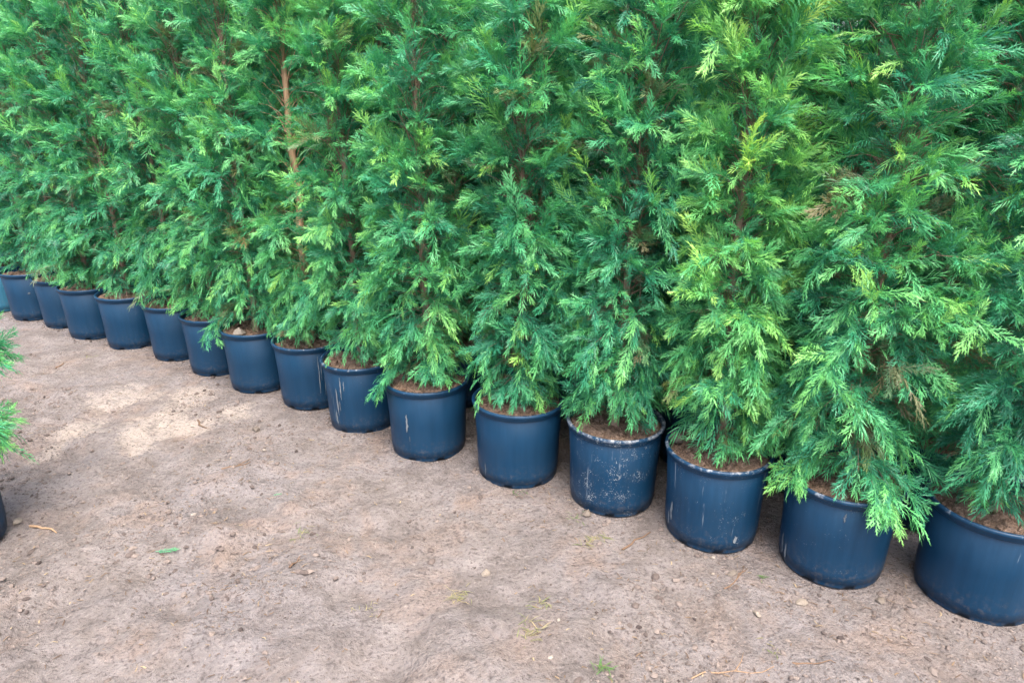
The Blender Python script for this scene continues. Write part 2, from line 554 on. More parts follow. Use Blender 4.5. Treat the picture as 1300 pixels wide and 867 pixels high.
def lumps(pts, radii, seed, mat, name, variants=10, squash=0.6, tints=None, coarse=0.0):
    """many lumps in one mesh; those smaller than coarse are plain eight-sided grains"""
    rn = np.random.default_rng(seed)
    lib = [icoish(1.0, rn, squash) for _ in range(variants)]
    grain = [(np.array([(1, 0, 0), (-1, 0, 0), (0, 1, 0), (0, -1, 0), (0, 0, 1), (0, 0, -1)]) * rn.uniform(0.6, 1.2, (6, 1)) * (1, 1, squash),
              np.array([(0, 2, 4), (2, 1, 4), (1, 3, 4), (3, 0, 4), (2, 0, 5), (1, 2, 5), (3, 1, 5), (0, 3, 5)])) for _ in range(variants)]
    vs, fs, cs, o = [], [], [], 0
    for k, (p, r) in enumerate(zip(pts, radii)):
        v, f = (grain if r < coarse else lib)[k % variants]
        a = rn.uniform(0, 6.28)
        R = np.array([[math.cos(a), -math.sin(a), 0], [math.sin(a), math.cos(a), 0], [0, 0, 1]])
        v = (v * rn.uniform(0.8, 1.25, 3)) @ R.T * r + p
        vs.append(v)
        fs.append(f + o)
        t = rn.random() if tints is None else tints[k]
        cs.append(np.tile((t, t, t, 1), (len(v), 1)))
        o += len(v)
    return mesh_np(name, np.concatenate(vs), [np.concatenate(fs)], mat, np.concatenate(cs))


def soil_mesh(seed):
    rn = np.random.default_rng(seed)
    rings, seg = 16, 56
    v = [(0, 0, 0.352)]
    for i in range(1, rings + 1):
        for k in range(seg):
            a = 2 * math.pi * k / seg
            r = (R1 - 0.004) * i / rings
            x, y = r * math.cos(a), r * math.sin(a)
            z = 0.350 + 0.040 * float(fbm(np.array(x + seed * 3.7), np.array(y), 9.0, 4)) + 0.010 * (1 - i / rings)
            z = min(z, 0.369 if i < rings else 0.358)
            v.append((x, y, z))
    tr = [(0, 1 + k, 1 + (k + 1) % seg) for k in range(seg)]
    q = []
    for i in range(rings - 1):
        for k in range(seg):
            a, b = 1 + i * seg + k, 1 + i * seg + (k + 1) % seg
            q.append((a, a + seg, b + seg, b))
    n = 230
    rr = (R1 - 0.02) * np.sqrt(rn.random(n))
    aa = rn.uniform(0, 6.28, n)
    pts = np.stack([rr * np.cos(aa), rr * np.sin(aa), np.zeros(n)], -1)
    pts[:, 2] = 0.352 + 0.030 * fbm(pts[:, 0] + seed * 3.7, pts[:, 1], 9.0, 4)
    vs, ts, o = [np.array(v)], [np.array(tr)], len(v)
    lib = [icoish(1.0, rn, 0.55) for _ in range(6)]
    for k in range(n):
        lv, lf = lib[k % 6]
        vs.append(lv * rn.choice([0.005, 0.009, 0.014, 0.022], p=[.28, .3, .25, .17]) + pts[k])
        ts.append(lf + o)
        o += len(lv)
    return mesh_np('soil', np.concatenate(vs), [np.array(q), np.concatenate(ts)], M_SOIL)


SOILS = [soil_mesh(s) for s in range(5)]


# ------------------------------------------------------------------ cypress foliage
def frond_template(rn, npin, rich):
    """a flat feathery spray of unit length along +X, spreading in Y, normal Z. Returns verts, quads, tris, tipness"""
    V, Q, T, G = [], [], [], []

    def add(p, g):
        V.append(p)
        G.append(g)
        return len(V) - 1
    a0, a1, a2 = add((0, -0.006, 0), 0), add((0, 0.006, 0), 0), add((1.0, 0, 0), 0.6)
    T.append((a0, a2, a1))
    for i in range(npin):
        s = 0.04 + 0.93 * (i + rn.uniform(-0.3, 0.3)) / npin
        for side in (-1, 1):
            s2 = s + side * 0.45 / npin
            L = (0.15 + 0.24 * math.sin(math.pi * min(1, max(0, s2) * 0.88 + 0.14)) ** 0.8) * rn.uniform(0.6, 1.25)
            ang = math.radians(rn.uniform(20, 50) * (1.0 - 0.4 * s2))
            lift = rn.uniform(-0.45, 0.40)
            d = np.array([math.cos(ang), side * math.sin(ang), lift])
            d /= np.linalg.norm(d)
            n = np.array([rn.uniform(-0.5, 0.5), rn.uniform(-0.7, 0.7), 1.0])
            w = np.cross(n, d)
            w /= np.linalg.norm(w)
            b = np.array([s2, 0, 0])
            wd = 0.028 if rich else 0.038
            droop = np.array([0, 0, -0.04 * rn.random()])
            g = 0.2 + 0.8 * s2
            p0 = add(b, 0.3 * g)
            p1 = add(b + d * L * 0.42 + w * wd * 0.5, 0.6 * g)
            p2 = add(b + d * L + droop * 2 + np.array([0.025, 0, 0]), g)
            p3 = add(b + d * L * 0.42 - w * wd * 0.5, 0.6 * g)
            Q.append((p0, p1, p2, p3))
            if rich:
                for (q, sd) in ((0.20, 1), (0.36, -1), (0.52, 1), (0.68, -1)):
                    bb = b + d * L * q + droop * q
                    l2 = L * (0.46 - 0.26 * q) * rn.uniform(0.8, 1.35)
                    dd = d * 0.9 + w * sd * rn.uniform(0.4, 0.7) + n * rn.uniform(-0.3, 0.3)
                    dd /= np.linalg.norm(dd)
                    ww = d * 0.030
                    t0 = add(bb - ww * 0.5, 0.5 * g)
                    t1 = add(bb + ww * 0.9, 0.5 * g)
                    t2 = add(bb + dd * l2, g)
                    T.append((t0, t1, t2))
    return np.array(V), np.array(Q), np.array(T), np.array(G)


_r = np.random.default_rng(11)
RICH = [frond_template(_r, 10, True) for _ in range(8)]
PLAIN = [frond_template(_r, 8, False) for _ in range(8)]


def make_tree_meshes(seed, height=2.9, radius=0.33, nb=150, per=16, rich=0.45, gaps=(), skirt=1.0, dense_to=2.3, size=1.0, lean=0.0, frond=0.088, face=None, fill=800, extra=(), trunk_r=0.021, bark=None):
    """trunk mesh (with its limbs) and crown mesh of one cypress, rooted at the pot's base.
    gaps: (z0, z1, azimuth, half width, keep) windows where branches are missing"""
    rn = np.random.default_rng(seed)
    zs = np.linspace(0.30, height, 22)
    wob = np.cumsum(rn.normal(0, 0.006, (22, 2)), 0)
    wob -= wob[0]
    tp = np.column_stack([wob[:, 0] + lean * (zs - 0.3), wob[:, 1], zs])
    trad = trunk_r * (1 - (zs - 0.30) / (height - 0.30) * 0.86)

    def T(z):
        return np.column_stack([np.interp(z, zs, tp[:, 0]), np.interp(z, zs, tp[:, 1]), z])
    # branches
    u = (np.arange(nb) + rn.random(nb)) / nb
    z0 = 0.40 + (height - 0.48) * u ** 1.12
    az = np.arange(nb) * 2.399963 + rn.normal(0, 0.35, nb)
    keep = np.ones(nb, bool)
    for (za, zb, ga, gw, kp) in gaps:
        da = np.abs((az - ga + np.pi) % (2 * np.pi) - np.pi)
        keep &= ~((z0 > za) & (z0 < zb) & (da < gw) & (rn.random(nb) > kp))
    keep &= ~((z0 > dense_to) & (rn.random(nb) > 0.4))
    z0, az = z0[keep], az[keep]
    nb = len(z0)
    hrel = (z0 - 0.38) / (height - 0.38)
    prof = np.interp(hrel, [0, 0.06, 0.18, 0.45, 0.7, 0.9, 1.0], [0.55, 0.78, 1.0, 0.97, 0.76, 0.36, 0.08])
    # slow lumps round and up the crown, then branch-to-branch unevenness
    lump = 1 + 0.5 * fbm(np.cos(az) * 1.2 + seed * 7.1, np.sin(az) * 1.2 + z0 * 2.6, 1.3, 2)
    R = radius * prof * lump * rn.uniform(0.62, 1.12, nb)
    e0 = np.radians(np.interp(hrel, [0, 0.12, 0.4, 1.0], [14, 32, 54, 64]) + rn.normal(0, 11, nb))
    dr = np.interp(hrel, [0, 0.15, 0.4, 1.0], [0.42 * skirt, 0.50, 0.45, 0.2]) + rn.normal(0, 0.12, nb)
    for n_, (ez, ea, eR, ee, ed) in enumerate(extra):      # single branches that reach out
        z0[n_], az[n_], R[n_], e0[n_], dr[n_] = ez, ea, eR, ee, ed
    dh = np.column_stack([np.cos(az), np.sin(az), 0 * az])
    base = T(z0)
    curl = rn.normal(0, 0.18, nb)
    side0 = np.column_stack([-np.sin(az), np.cos(az), 0 * az])
    hang = rn.random(nb) < 0.07 * skirt ** 3
    hang[:len(extra)] = True
    bt = rn.uniform(0, 1, nb)          # each branch's own greenness
    dead = rn.random(nb) < 0.035

    def bpos(i, t):
        t = t[:, None]
        Ri = R[i][:, None]
        up = Ri * np.tan(e0[i])[:, None] * t * (1 - 0.35 * t) - dr[i][:, None] * Ri * t ** 2
        p = base[i] + dh[i] * Ri * t + side0[i] * (curl[i][:, None] * Ri * t ** 2)
        p[:, 2] += up[:, 0]
        return p
    # limbs
    parts = [tube(tp, trad, 10)]
    for i in range(nb):
        tt = np.linspace(0, 0.8, 4)
        pth = bpos(np.full(4, i), tt)
        parts.append(tube(pth, np.linspace(0.0042, 0.0012, 4) * (0.7 + R[i]), 3))
    v, q, t = merge(parts)
    trunk = mesh_np('trunk', v, [q, t], bark or M_BARK, smooth=True)
    # fronds
    cnt = np.maximum(4, (per * (0.45 + 0.55 * R / radius)).astype(int))
    bi = np.repeat(np.arange(nb), cnt)
    k = np.concatenate([np.arange(c) for c in cnt])
    ct = cnt[bi]
    tpos = 0.06 + 0.94 * ((k + rn.random(len(k))) / ct) ** 0.75
    term = k == ct - 1
    tpos[term] = 0.97
    P = bpos(bi, tpos)
    tan = norm(bpos(bi, np.minimum(tpos + 0.05, 1.05)) - bpos(bi, tpos - 0.05))
    sgn = np.where(k % 2 == 0, 1.0, -1.0)
    a = np.radians(rn.uniform(14, 52, len(k)))
    a[term] = 0.1
    sd = norm(side0[bi] + rn.normal(0, 0.35, (len(k), 3)))
    D = tan * np.cos(a)[:, None] + sd * (sgn * np.sin(a))[:, None] + rn.normal(0, 0.16, (len(k), 3))
    D[:, 2] += np.interp(P[:, 2], [0.35, 0.8, 1.3, 2.0], [-0.12, 0.14, 0.42, 0.6]) + rn.normal(0, 0.28, len(k))
    D = norm(D)
    L = frond * size * np.clip(np.exp(rn.normal(0, 0.28, len(k))), 0.5, 1.6) * (0.85 + 0.25 * tpos)
    N = np.array([0, 0, 0.55]) + dh[bi] * 0.75 + rn.normal(0, 0.45, (len(k), 3))
    N = norm(N - (N * D).sum(1, keepdims=True) * D)
    S = np.cross(N, D)
    grav = rn.uniform(-0.02, 0.34, len(k)) * np.interp(P[:, 2], [0.8, 1.5], [1.0, 0.6])
    curlN = rn.uniform(-0.05, 0.25, len(k))
    # straight young leaders that stand up out of the crown
    lead = (rn.random(len(k)) < 0.07) & (P[:, 2] > 1.0) & (tpos > 0.6)
    nl = int(lead.sum())
    D[lead] = norm(dh[bi[lead]] * 0.5 + np.array([0, 0, 0.9]) + rn.normal(0, 0.22, (nl, 3)))
    L[lead] *= 1.45
    grav[lead] = 0.02
    N[lead] = norm(N[lead] - (N[lead] * D[lead]).sum(1, keepdims=True) * D[lead])
    # short inner sprays that clothe the trunk
    nf = int(fill * (height - 0.4) / 2.5)
    fz = rn.uniform(0.42, height - 0.15, nf)
    fa = rn.uniform(-np.pi, np.pi, nf)
    fk = np.ones(nf, bool)
    for (za, zb, ga, gw, kp) in gaps:
        da = np.abs((fa - ga + np.pi) % (2 * np.pi) - np.pi)
        fk &= ~((fz > za) & (fz < zb) & (da < gw) & (rn.random(nf) > kp))
    if face is not None:
        fk &= (np.abs((fa - face + np.pi) % (2 * np.pi) - np.pi) < 1.7) & (fz < dense_to)
    fz, fa = fz[fk], fa[fk]
    nf = len(fz)
    fh = np.column_stack([np.cos(fa), np.sin(fa), 0 * fa])
    taper = np.interp(fz, [0.4, height * 0.7, height], [1, 0.8, 0.25])
    fp = T(fz) + fh * (rn.uniform(0.02, 0.15, nf) * taper)[:, None]
    fd = norm(fh * 0.6 + rn.normal(0, 0.45, (nf, 3)) + np.array([0, 0, 0.45]))
    fl = frond * size * rn.uniform(0.6, 1.05, nf)
    fn = norm(fh + np.array([0, 0, 0.3]) + rn.normal(0, 0.4, (nf, 3)))
    fn = norm(fn - (fn * fd).sum(1, keepdims=True) * fd)
    near_b = np.array([int(np.argmin(np.abs(z0 - z) + 0.3 * (1 - np.cos(az - a_)))) for z, a_ in zip(fz, fa)])
    P, D, L, N = np.concatenate([P, fp]), np.concatenate([D, fd]), np.concatenate([L, fl]), np.concatenate([N, fn])
    S = np.cross(N, D)
    bi, tpos = np.concatenate([bi, near_b]), np.concatenate([tpos, rn.uniform(0.2, 0.5, nf)])
    k = np.concatenate([k, np.zeros(nf, int)])
    grav, curlN = np.concatenate([grav, rn.uniform(0, 0.3, nf)]), np.concatenate([curlN, rn.uniform(-0.05, 0.2, nf)])
    # keep clear of the soil and of the pot's wall
    end = P + D * L[:, None]
    rad = np.hypot(end[:, 0], end[:, 1])
    low = np.where(rad < 0.23, 0.39, 0.395)
    ok = (end[:, 2] - grav * L * 0.8 > low) | ((rad > 0.235) & (end[:, 2] > 0.29) & hang[bi])
    ok &= P[:, 2] > 0.37
    outer = tpos
    is_rich = (rn.random(len(k)) < rich * np.interp(outer, [0.3, 0.6, 1], [0.05, 0.9, 1.6])) & (P[:, 2] < dense_to + 0.1)
    is_rich |= (L > frond * size * 1.2) & (P[:, 2] < dense_to) & (outer > 0.5) & (rich > 0.2)
    if face is not None:            # the side away from the path is seen by nobody: plainer and thinner
        away = np.abs((az[bi] - face + np.pi) % (2 * np.pi) - np.pi)
        is_rich &= away < 1.75
        ok &= (away < 1.9) | (rn.random(len(k)) < 0.3)
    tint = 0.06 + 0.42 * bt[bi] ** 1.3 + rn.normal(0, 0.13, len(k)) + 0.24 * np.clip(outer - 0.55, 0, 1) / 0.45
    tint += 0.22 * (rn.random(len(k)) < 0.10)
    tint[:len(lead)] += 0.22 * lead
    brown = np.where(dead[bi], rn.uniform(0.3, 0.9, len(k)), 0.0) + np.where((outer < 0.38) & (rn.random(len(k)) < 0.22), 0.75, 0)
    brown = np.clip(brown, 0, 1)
    VS, QS, TS, CS, off = [], [], [], [], 0
    which = rn.integers(0, 8, len(k))
    for lib, sel0 in ((RICH, is_rich), (PLAIN, ~is_rich)):
        for w in range(8):
            ids = np.nonzero(sel0 & ok & (which == w))[0]
            if not len(ids):
                continue
            tv, tq, tt, tg = lib[w]
            wid = rn.uniform(0.75, 1.15, len(ids))
            x = tv[None, :, 0] * L[ids][:, None]
            y = tv[None, :, 1] * (L[ids] * wid)[:, None]
            z = tv[None, :, 2] * L[ids][:, None] - curlN[ids][:, None] * tv[None, :, 0] ** 2 * L[ids][:, None]
            W = P[ids][:, None] + x[..., None] * D[ids][:, None] + y[..., None] * S[ids][:, None] + z[..., None] * N[ids][:, None]
            W[..., 2] -= grav[ids][:, None] * tv[None, :, 0] ** 2 * L[ids][:, None]
            n, m = len(ids), len(tv)
            o = off + np.arange(n)[:, None, None] * m
            QS.append((tq[None] + o).reshape(-1, 4))
            TS.append((tt[None] + o).reshape(-1, 3))
            VS.append(W.reshape(-1, 3))
            cr = np.clip(np.repeat(tint[ids], m), 0, 1)
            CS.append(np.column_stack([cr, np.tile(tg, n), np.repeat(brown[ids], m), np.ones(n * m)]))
            off += n * m
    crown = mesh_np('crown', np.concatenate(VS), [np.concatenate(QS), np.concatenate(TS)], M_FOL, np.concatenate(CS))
    return trunk, crown


def potted_tree(x, y, meshes, hue, scuff, label, group, rot=0.0, scale=1.0, soil=0, pot_me=None, zrot=0.0):
    root = link('potted_cypress', None, label=label, category='potted tree', group=group)
    root.empty_display_size = 0.2
    root.location = (x, y, 0)
    root.rotation_euler = (0, 0, zrot)
    p = link('pot', pot_me or POT_ME, root, scuff=scuff)
    p.rotation_euler.z = rot * 1.7
    oval = 0.016 * math.sin(x * 37 + y * 11)
    p.scale = (1 + oval, 1 - oval, 1)
    r = link('rim', RIM_ME, p, scuff=scuff)
    s = link('soil', SOILS[soil % len(SOILS)], root)
    s.rotation_euler.z = rot * 2.3
    t = link('trunk', meshes[0], root)
    c = link('crown', meshes[1], root, hue=hue, kind='stuff')
    for o in (t, c):
        o.rotation_euler.z = rot
    if scale != 1.0:
        for o in (t, c):
            o.scale = (scale, scale, 1.0)
    return root


def cam_az(i):
    """azimuth, in the tree's own frame, that faces the camera from pot i"""
    x, y = POTS[i]
    return math.atan2(-y, -x)


FRONT = 'potted cypresses of the front row along the path'
SPEC = [
    # tree kwargs, hue, scuff, label
    (dict(seed=101, nb=335, per=21, rich=0.38, dense_to=2.15, face=cam_az(0), radius=0.235, skirt=0.6, gaps=((0.36, 0.55, cam_az(0) + 0.4, 0.8, 0.35),)), -0.08, 0.35,
     'dark green potted cypress at the right edge, its pot cut off by the frame'),
    (dict(seed=102, nb=335, per=21, rich=0.38, dense_to=2.15, face=cam_az(1), radius=0.250, skirt=1.6, extra=[(0.46 + 0.01 * (n % 4), cam_az(1) + a, 0.22 + 0.02 * (n % 3), 0.28, 0.45) for n, a in enumerate((-0.9, -0.75, 0.35, 0.5, 0.65, 0.8, 1.0))], gaps=((1.75, 2.1, cam_az(1), 0.35, 0.4),)), 0.03, 0.6,
     'potted cypress second from the right, low branch drooping over its rim'),
    (dict(seed=103, nb=335, per=21, rich=0.38, dense_to=2.15, face=cam_az(2), radius=0.178, skirt=1.2, gaps=((0.36, 0.7, cam_az(2) - 0.85, 0.7, 0.15),)), 0.17, 0.75,
     'yellow-green potted cypress, third from the right, worn pale rim and bare soil'),
    (dict(seed=104, nb=335, per=21, rich=0.38, dense_to=2.15, face=cam_az(3), radius=0.248, skirt=1.1, gaps=((1.5, 1.7, cam_az(3), 0.35, 0.4), (0.36, 0.55, cam_az(3) + 0.2, 0.9, 0.3))), -0.02, 1.0,
     'potted cypress in the white-speckled pot, fourth from the right'),
    (dict(seed=105, nb=335, per=21, rich=0.38, dense_to=2.15, face=cam_az(4), radius=0.231, skirt=1.2), 0.01, 0.25,
     'bushy potted cypress in a clean pot, fifth from the right'),
    (dict(seed=106, nb=310, per=20, rich=0.33, dense_to=2.4, face=cam_az(5), extra=[(0.50, cam_az(5) - 1.25, 0.24, 0.2, 0.55), (0.48, cam_az(5) - 1.35, 0.22, 0.2, 0.5)], radius=0.213, skirt=1.0, gaps=((1.6, 2.1, cam_az(5), 0.35, 0.4), (0.36, 0.62, cam_az(5) - 0.5, 0.5, 0.35))), 0.04, 0.2,
     'potted cypress sixth from the right, trunk base and brown soil showing'),
    (dict(seed=107, nb=290, per=20, rich=0.30, dense_to=2.4, face=cam_az(6), extra=[(0.56, cam_az(6) + 0.6, 0.25, 0.2, 0.4), (0.54, cam_az(6) + 0.8, 0.26, 0.2, 0.4), (0.58, cam_az(6) + 0.4, 0.22, 0.2, 0.4)], radius=0.222, skirt=1.2, gaps=((0.36, 0.7, cam_az(6) - 0.9, 0.6, 0.3),)), 0.07, 0.55,
     'potted cypress seventh from the right, pot with pale scratches on its left'),
    (dict(seed=108, nb=290, per=20, rich=0.30, dense_to=2.4, face=cam_az(7), trunk_r=0.030, bark=M_BARK_TAN, radius=0.209, gaps=((1.02, 1.85, cam_az(7), 0.62, 0.03),)), 0.06, 0.4,
     'potted cypress eighth from the right, bare tan trunk showing high up'),
    (dict(seed=109, nb=290, per=20, rich=0.22, dense_to=2.6, face=cam_az(8), extra=[(0.50, cam_az(8) - 1.3, 0.27, 0.2, 0.55), (0.49, cam_az(8) - 1.2, 0.24, 0.2, 0.5), (0.5, cam_az(8) + 0.6, 0.24, 0.2, 0.55), (0.5, cam_az(8) + 0.75, 0.22, 0.2, 0.55)], radius=0.222, skirt=1.3, gaps=((0.36, 0.7, cam_az(8) - 0.8, 0.7, 0.2),)), 0.03, 0.3,
     'potted cypress ninth from the right with a pale stone on its soil'),
    (dict(seed=110, nb=290, per=20, rich=0.22, dense_to=2.6, face=cam_az(9), radius=0.222), 0.0, 0.25,
     'potted cypress tenth from the right in the front row'),
    (dict(seed=111, nb=290, per=19, rich=0.1, dense_to=2.8, face=cam_az(10), radius=0.222), -0.04, 0.3,
     'potted cypress eleventh from the right in the front row'),
    (dict(seed=112, nb=290, per=19, rich=0.1, dense_to=2.8, face=cam_az(11), radius=0.226), -0.03, 0.3,
     'potted cypress fifth from the left in the front row, broad brown soil gap'),
    (None, -0.05, 0.2,
     'potted cypress fourth from the left in the front row'),
    (None, -0.06, 0.2, 'potted cypress third from the left in the front row, narrow visible pot'),
    (None, -0.08, 0.2, 'potted cypress second from the left in the front row, at the picture edge'),
    (None, -0.08, 0.1, 'leftmost potted cypress of the front row, sliver of teal pot at the edge'),
]
TREES = []
POT_OBJ = []
for i, ((x, y), (kw, hue, scuff, label)) in enumerate(zip(POTS, SPEC)):
    if kw is not None:
        TREES.append(make_tree_meshes(**kw))
        me, rot = TREES[i], 0.0
    else:
        me, rot = TREES[(9, 10, 11, 10)[i - 12]], (0.5, 0.6, -0.5, -0.4)[i - 12]
    ob = potted_tree(x, y, me, hue, scuff, label, FRONT, rot=rot, soil=i, pot_me=POT2_ME if i == 15 else None)
    POT_OBJ.append([ch for ch in ob.children if ch.name.startswith('pot')][0])
    if kw is not None:
        for ch in ob.children:
            if ch.name.startswith('pot'):
                ch.rotation_euler.z = 0.7 * i
            if ch.name.startswith('soil'):
                ch.rotation_euler.z = 1.3 * i

def scuff_mark(pot, i, da, z0, z1, w, seed):
    """a ragged scraped patch on the wall of pot i, at the angle da from the side that faces the camera"""
    rn = np.random.default_rng(seed)
    a0 = cam_az(i) + da - pot.rotation_euler.z
    n = 9
    V = []
    for k in range(n):
        t = k / (n - 1)
        z = z0 + (z1 - z0) * t
        r = R0 + 0.006 + (R1 - R0 - 0.006) * max(0, (z - 0.06) / 0.292) + 0.0012
        hw = w * (math.sin(math.pi * min(0.97, max(0.03, t))) ** 0.6) * rn.uniform(0.45, 1.2) / r / 2
        c = a0 + rn.normal(0, 0.15 * w / r)
        for q in (c - hw, c + hw):
            V.append((r * math.cos(q), r * math.sin(q), z + rn.normal(0, 0.001)))
    Q = np.array([(2 * k, 2 * k + 1, 2 * k + 3, 2 * k + 2) for k in range(n - 1)])
    t = rn.uniform(0.3, 1)
    link('scuff_mark', mesh_np('scuff_mark', np.array(V), [Q], M_SCUFF, np.tile((t, t, t, 1), (len(V), 1))), pot)


for i, marks in ((5, ((-0.55, 0.16, 0.255, 0.013), (-0.50, 0.11, 0.14, 0.006))),
                 (6, ((-0.75, 0.10, 0.26, 0.012), (-0.60, 0.20, 0.33, 0.008), (-0.85, 0.05, 0.12, 0.016), (-0.5, 0.25, 0.31, 0.005), (-0.68, 0.13, 0.19, 0.006))),
                 (7, ((0.15, 0.10, 0.33, 0.005), (0.30, 0.08, 0.31, 0.004), (0.22, 0.18, 0.30, 0.004), (0.42, 0.12, 0.20, 0.004))),
                 (2, ((0.55, 0.05, 0.085, 0.014), (-0.95, 0.07, 0.16, 0.016), (-1.05, 0.04, 0.10, 0.012))),
                 (1, ((0.15, 0.29, 0.33, 0.007), (-1.05, 0.03, 0.12, 0.018), (-0.9, 0.02, 0.09, 0.012))),
                 (4, ((-0.9, 0.03, 0.10, 0.006),)), (14, ((-0.2, 0.22, 0.235, 0.02),))):
    for n_, (da, za, zb, w) in enumerate(marks):
        scuff_mark(POT_OBJ[i], i, da, za, zb, w, 900 + 10 * i + n_)

# rows behind: their pots stand in the gaps, their crowns fill the view
BACK = [make_tree_meshes(seed=200 + k, nb=260, per=17, radius=0.29, rich=0.12, height=3.1, dense_to=2.6, size=1.1) for k in range(2)]


def seen(x, y, z, margin):
    d = y * math.cos(PITCH) - (z - CAM_H) * math.sin(PITCH)
    px = PW / 2 + F_PX * x / max(d, 0.1)
    return -margin < px < PW + margin


ORD = ('first second third fourth fifth sixth seventh eighth ninth tenth eleventh twelfth thirteenth fourteenth fifteenth '
       'sixteenth seventeenth eighteenth nineteenth twentieth twenty-first twenty-second twenty-third twenty-fourth twenty-fifth twenty-sixth twenty-seventh').split()
for row, dist in enumerate((0.60, 1.10, 1.65)):
    for k in range(-1, 26):
        s = (k + (0.0 if row == 1 else 0.5)) * 0.485 - 1.93
        p = np.array([0.03, 2.903]) + ROW_U * s + ROW_N * (dist + 0.03 * math.sin(k * 2.3))
        if not seen(p[0], p[1], 1.6, 110):
            continue
        if row == 0:
            lab = ('cypress of second row behind gap between %s and %s front pots from right' % (ORD[k], ORD[k + 1])
                   if k >= 0 else 'cypress of the second row at the right edge, behind the rightmost pot')
        else:
            lab = 'cypress of the %s row from the path, behind front tree %s from the right' % (('third', 'fourth')[row - 1], ORD[max(k, 0)])
        me = BACK[(k + row) % 2]
        potted_tree(p[0], p[1], me, -0.10 + 0.05 * math.sin(k * 1.9), 0.2, lab,  # hue lowered: shade in the gaps between front trees put into the colour
                    ('cypresses of the second row', 'cypresses of the third row', 'cypresses of the fourth row')[row], rot=1.1 + 1.7 * k, soil=k,
                    scale=1.0 if row == 0 else 1.4)

# nearer tree at the left edge: its pot's flank and two sprays reach into the frame
lx, ly = ground_at(11, 688)
lx -= 0.184 + 0.045


def reach(px, py, dy):
    """a branch of the left tree whose tip lies on this line of sight, at the depth ly + dy"""
    a, b = px - PW / 2, py - PH / 2
    y = ly + dy
    k = y / (F_PX * math.cos(PITCH) - b * math.sin(PITCH))
    x, z = a * k, CAM_H - k * (F_PX * math.sin(PITCH) + b * math.cos(PITCH))
    return (z - 0.05, math.atan2(dy, x - lx), math.hypot(x - lx, dy) - 0.12, 0.35, 0.2)


LEFT = make_tree_meshes(seed=301, height=1.7, nb=70, per=24, radius=0.17, rich=0.6, dense_to=3.0, fill=250, frond=0.115,
                        extra=[reach(px, py, dy) for px, py, dy in ((34, 528, 0.1), (30, 512, 0.15), (36, 520, 0.05), (26, 540, 0.1), (20, 518, 0.12),
                                                                    (33, 420, 0.3), (26, 412, 0.25), (34, 426, 0.28), (20, 424, 0.33))])
potted_tree(lx, ly, LEFT, 0.05, 0.2, 'nearer potted cypress cut off by the left edge, dark pot flank showing', 'potted cypresses of the near row')

# ------------------------------------------------------------------ what lies on the path
rs = np.random.default_rng(55)


def scatter(n, lim_px=((-40, 1340), (395, 900))):
    """random ground points inside the view, on the path side and between the pots"""
    out = []
    while len(out) < n:
        x, y = rs.uniform(-4.4, 2.3), rs.uniform(1.0, 6.0)
        if row_dist(x, y) > 0.25:
            continue
        if any((x - a) ** 2 + (y - b) ** 2 < 0.19 ** 2 for a, b in POTS):
            continue
        if abs(x) > 0.85 * y + 0.3:
            continue
        out.append((x, y))
    return np.array(out)


# crumbs lie in drifts, and gather at the pots' feet
pt = scatter(58000)
dens = fbm(pt[:, 0], pt[:, 1], 2.2, 4)
foot = np.min([np.hypot(pt[:, 0] - a, pt[:, 1] - b) for a, b in POTS], 0)
pt = pt[(dens > rs.uniform(-0.2, 0.42, len(pt))) | (foot < 0.225)]
rad = np.minimum(0.0016 + rs.exponential(0.0021, len(pt)), 0.017)
zz = ground_z(pt[:, 0], pt[:, 1])
link('soil_crumbs', lumps(np.column_stack([pt, zz + rad * 0.2]), rad, 5, M_CLOD, 'soil_crumbs', coarse=0.009, tints=np.clip(rs.normal(0.58, 0.26, len(pt)), 0, 1) * np.interp(rad, [0.002, 0.004, 0.008], [0.9, 0.85, 0.75])),
     kind='stuff', label='loose brown soil crumbs and grit strewn over the path', category='soil crumbs')


def blades(pts, lens, mat, name, seed, flat=True, width=0.0016):
    rn = np.random.default_rng(seed)
    n = len(pts)
    a = rn.uniform(0, 6.28, n)
    d = np.column_stack([np.cos(a), np.sin(a), rn.normal(0, 0.08, n)])
    s = np.column_stack([-np.sin(a), np.cos(a), 0 * a])
    bend = rn.normal(0, 0.25, n)
    w = width * rn.uniform(0.6, 1.5, n)
    p = np.asarray(pts)
    m = p + d * (lens * 0.5)[:, None] + s * (bend * lens)[:, None] * 0.5 + np.array([0, 0, 0.0025])
    e = p + d * lens[:, None]
    V = np.stack([p - s * w[:, None], p + s * w[:, None], m + s * w[:, None], m - s * w[:, None], e], 1)
    o = np.arange(n)[:, None] * 5
    q = o + np.array([[0, 1, 2, 3]])
    t = o + np.array([[3, 2, 4]])
    c = np.repeat(np.clip(rn.normal(0.4, 0.28, n), 0, 1), 5)
    return mesh_np(name, V.reshape(-1, 3), [q, t], mat, np.column_stack([c, c, c, np.ones(len(c))]))


pt = scatter(3600)
dens = fbm(pt[:, 0] + 5, pt[:, 1], 1.7, 4)
pt = pt[dens > rs.uniform(-0.4, 0.4, len(pt))]
zz = ground_z(pt[:, 0], pt[:, 1])
link('needle_litter', blades(np.column_stack([pt, zz + 0.003]), rs.uniform(0.008, 0.035, len(pt)), M_LITTER, 'needle_litter', 8),
     kind='stuff', label='dry brown needles and straw bits strewn over the path', category='litter')


def stone(px, py, r, tint, label, squash=0.6, xyz=None):
    x, y = ground_at(px, py) if xyz is None else xyz[:2]
    z = (gz(x, y) if xyz is None else xyz[2]) + r * squash * 0.45
    me = lumps([np.zeros(3)], [r], int(px * 7 + py), M_STONE, 'stone', 1, squash, [tint])
    o = link('stone', me, label=label, category='stone', group='loose stones')
    o.location = (x, y, z)


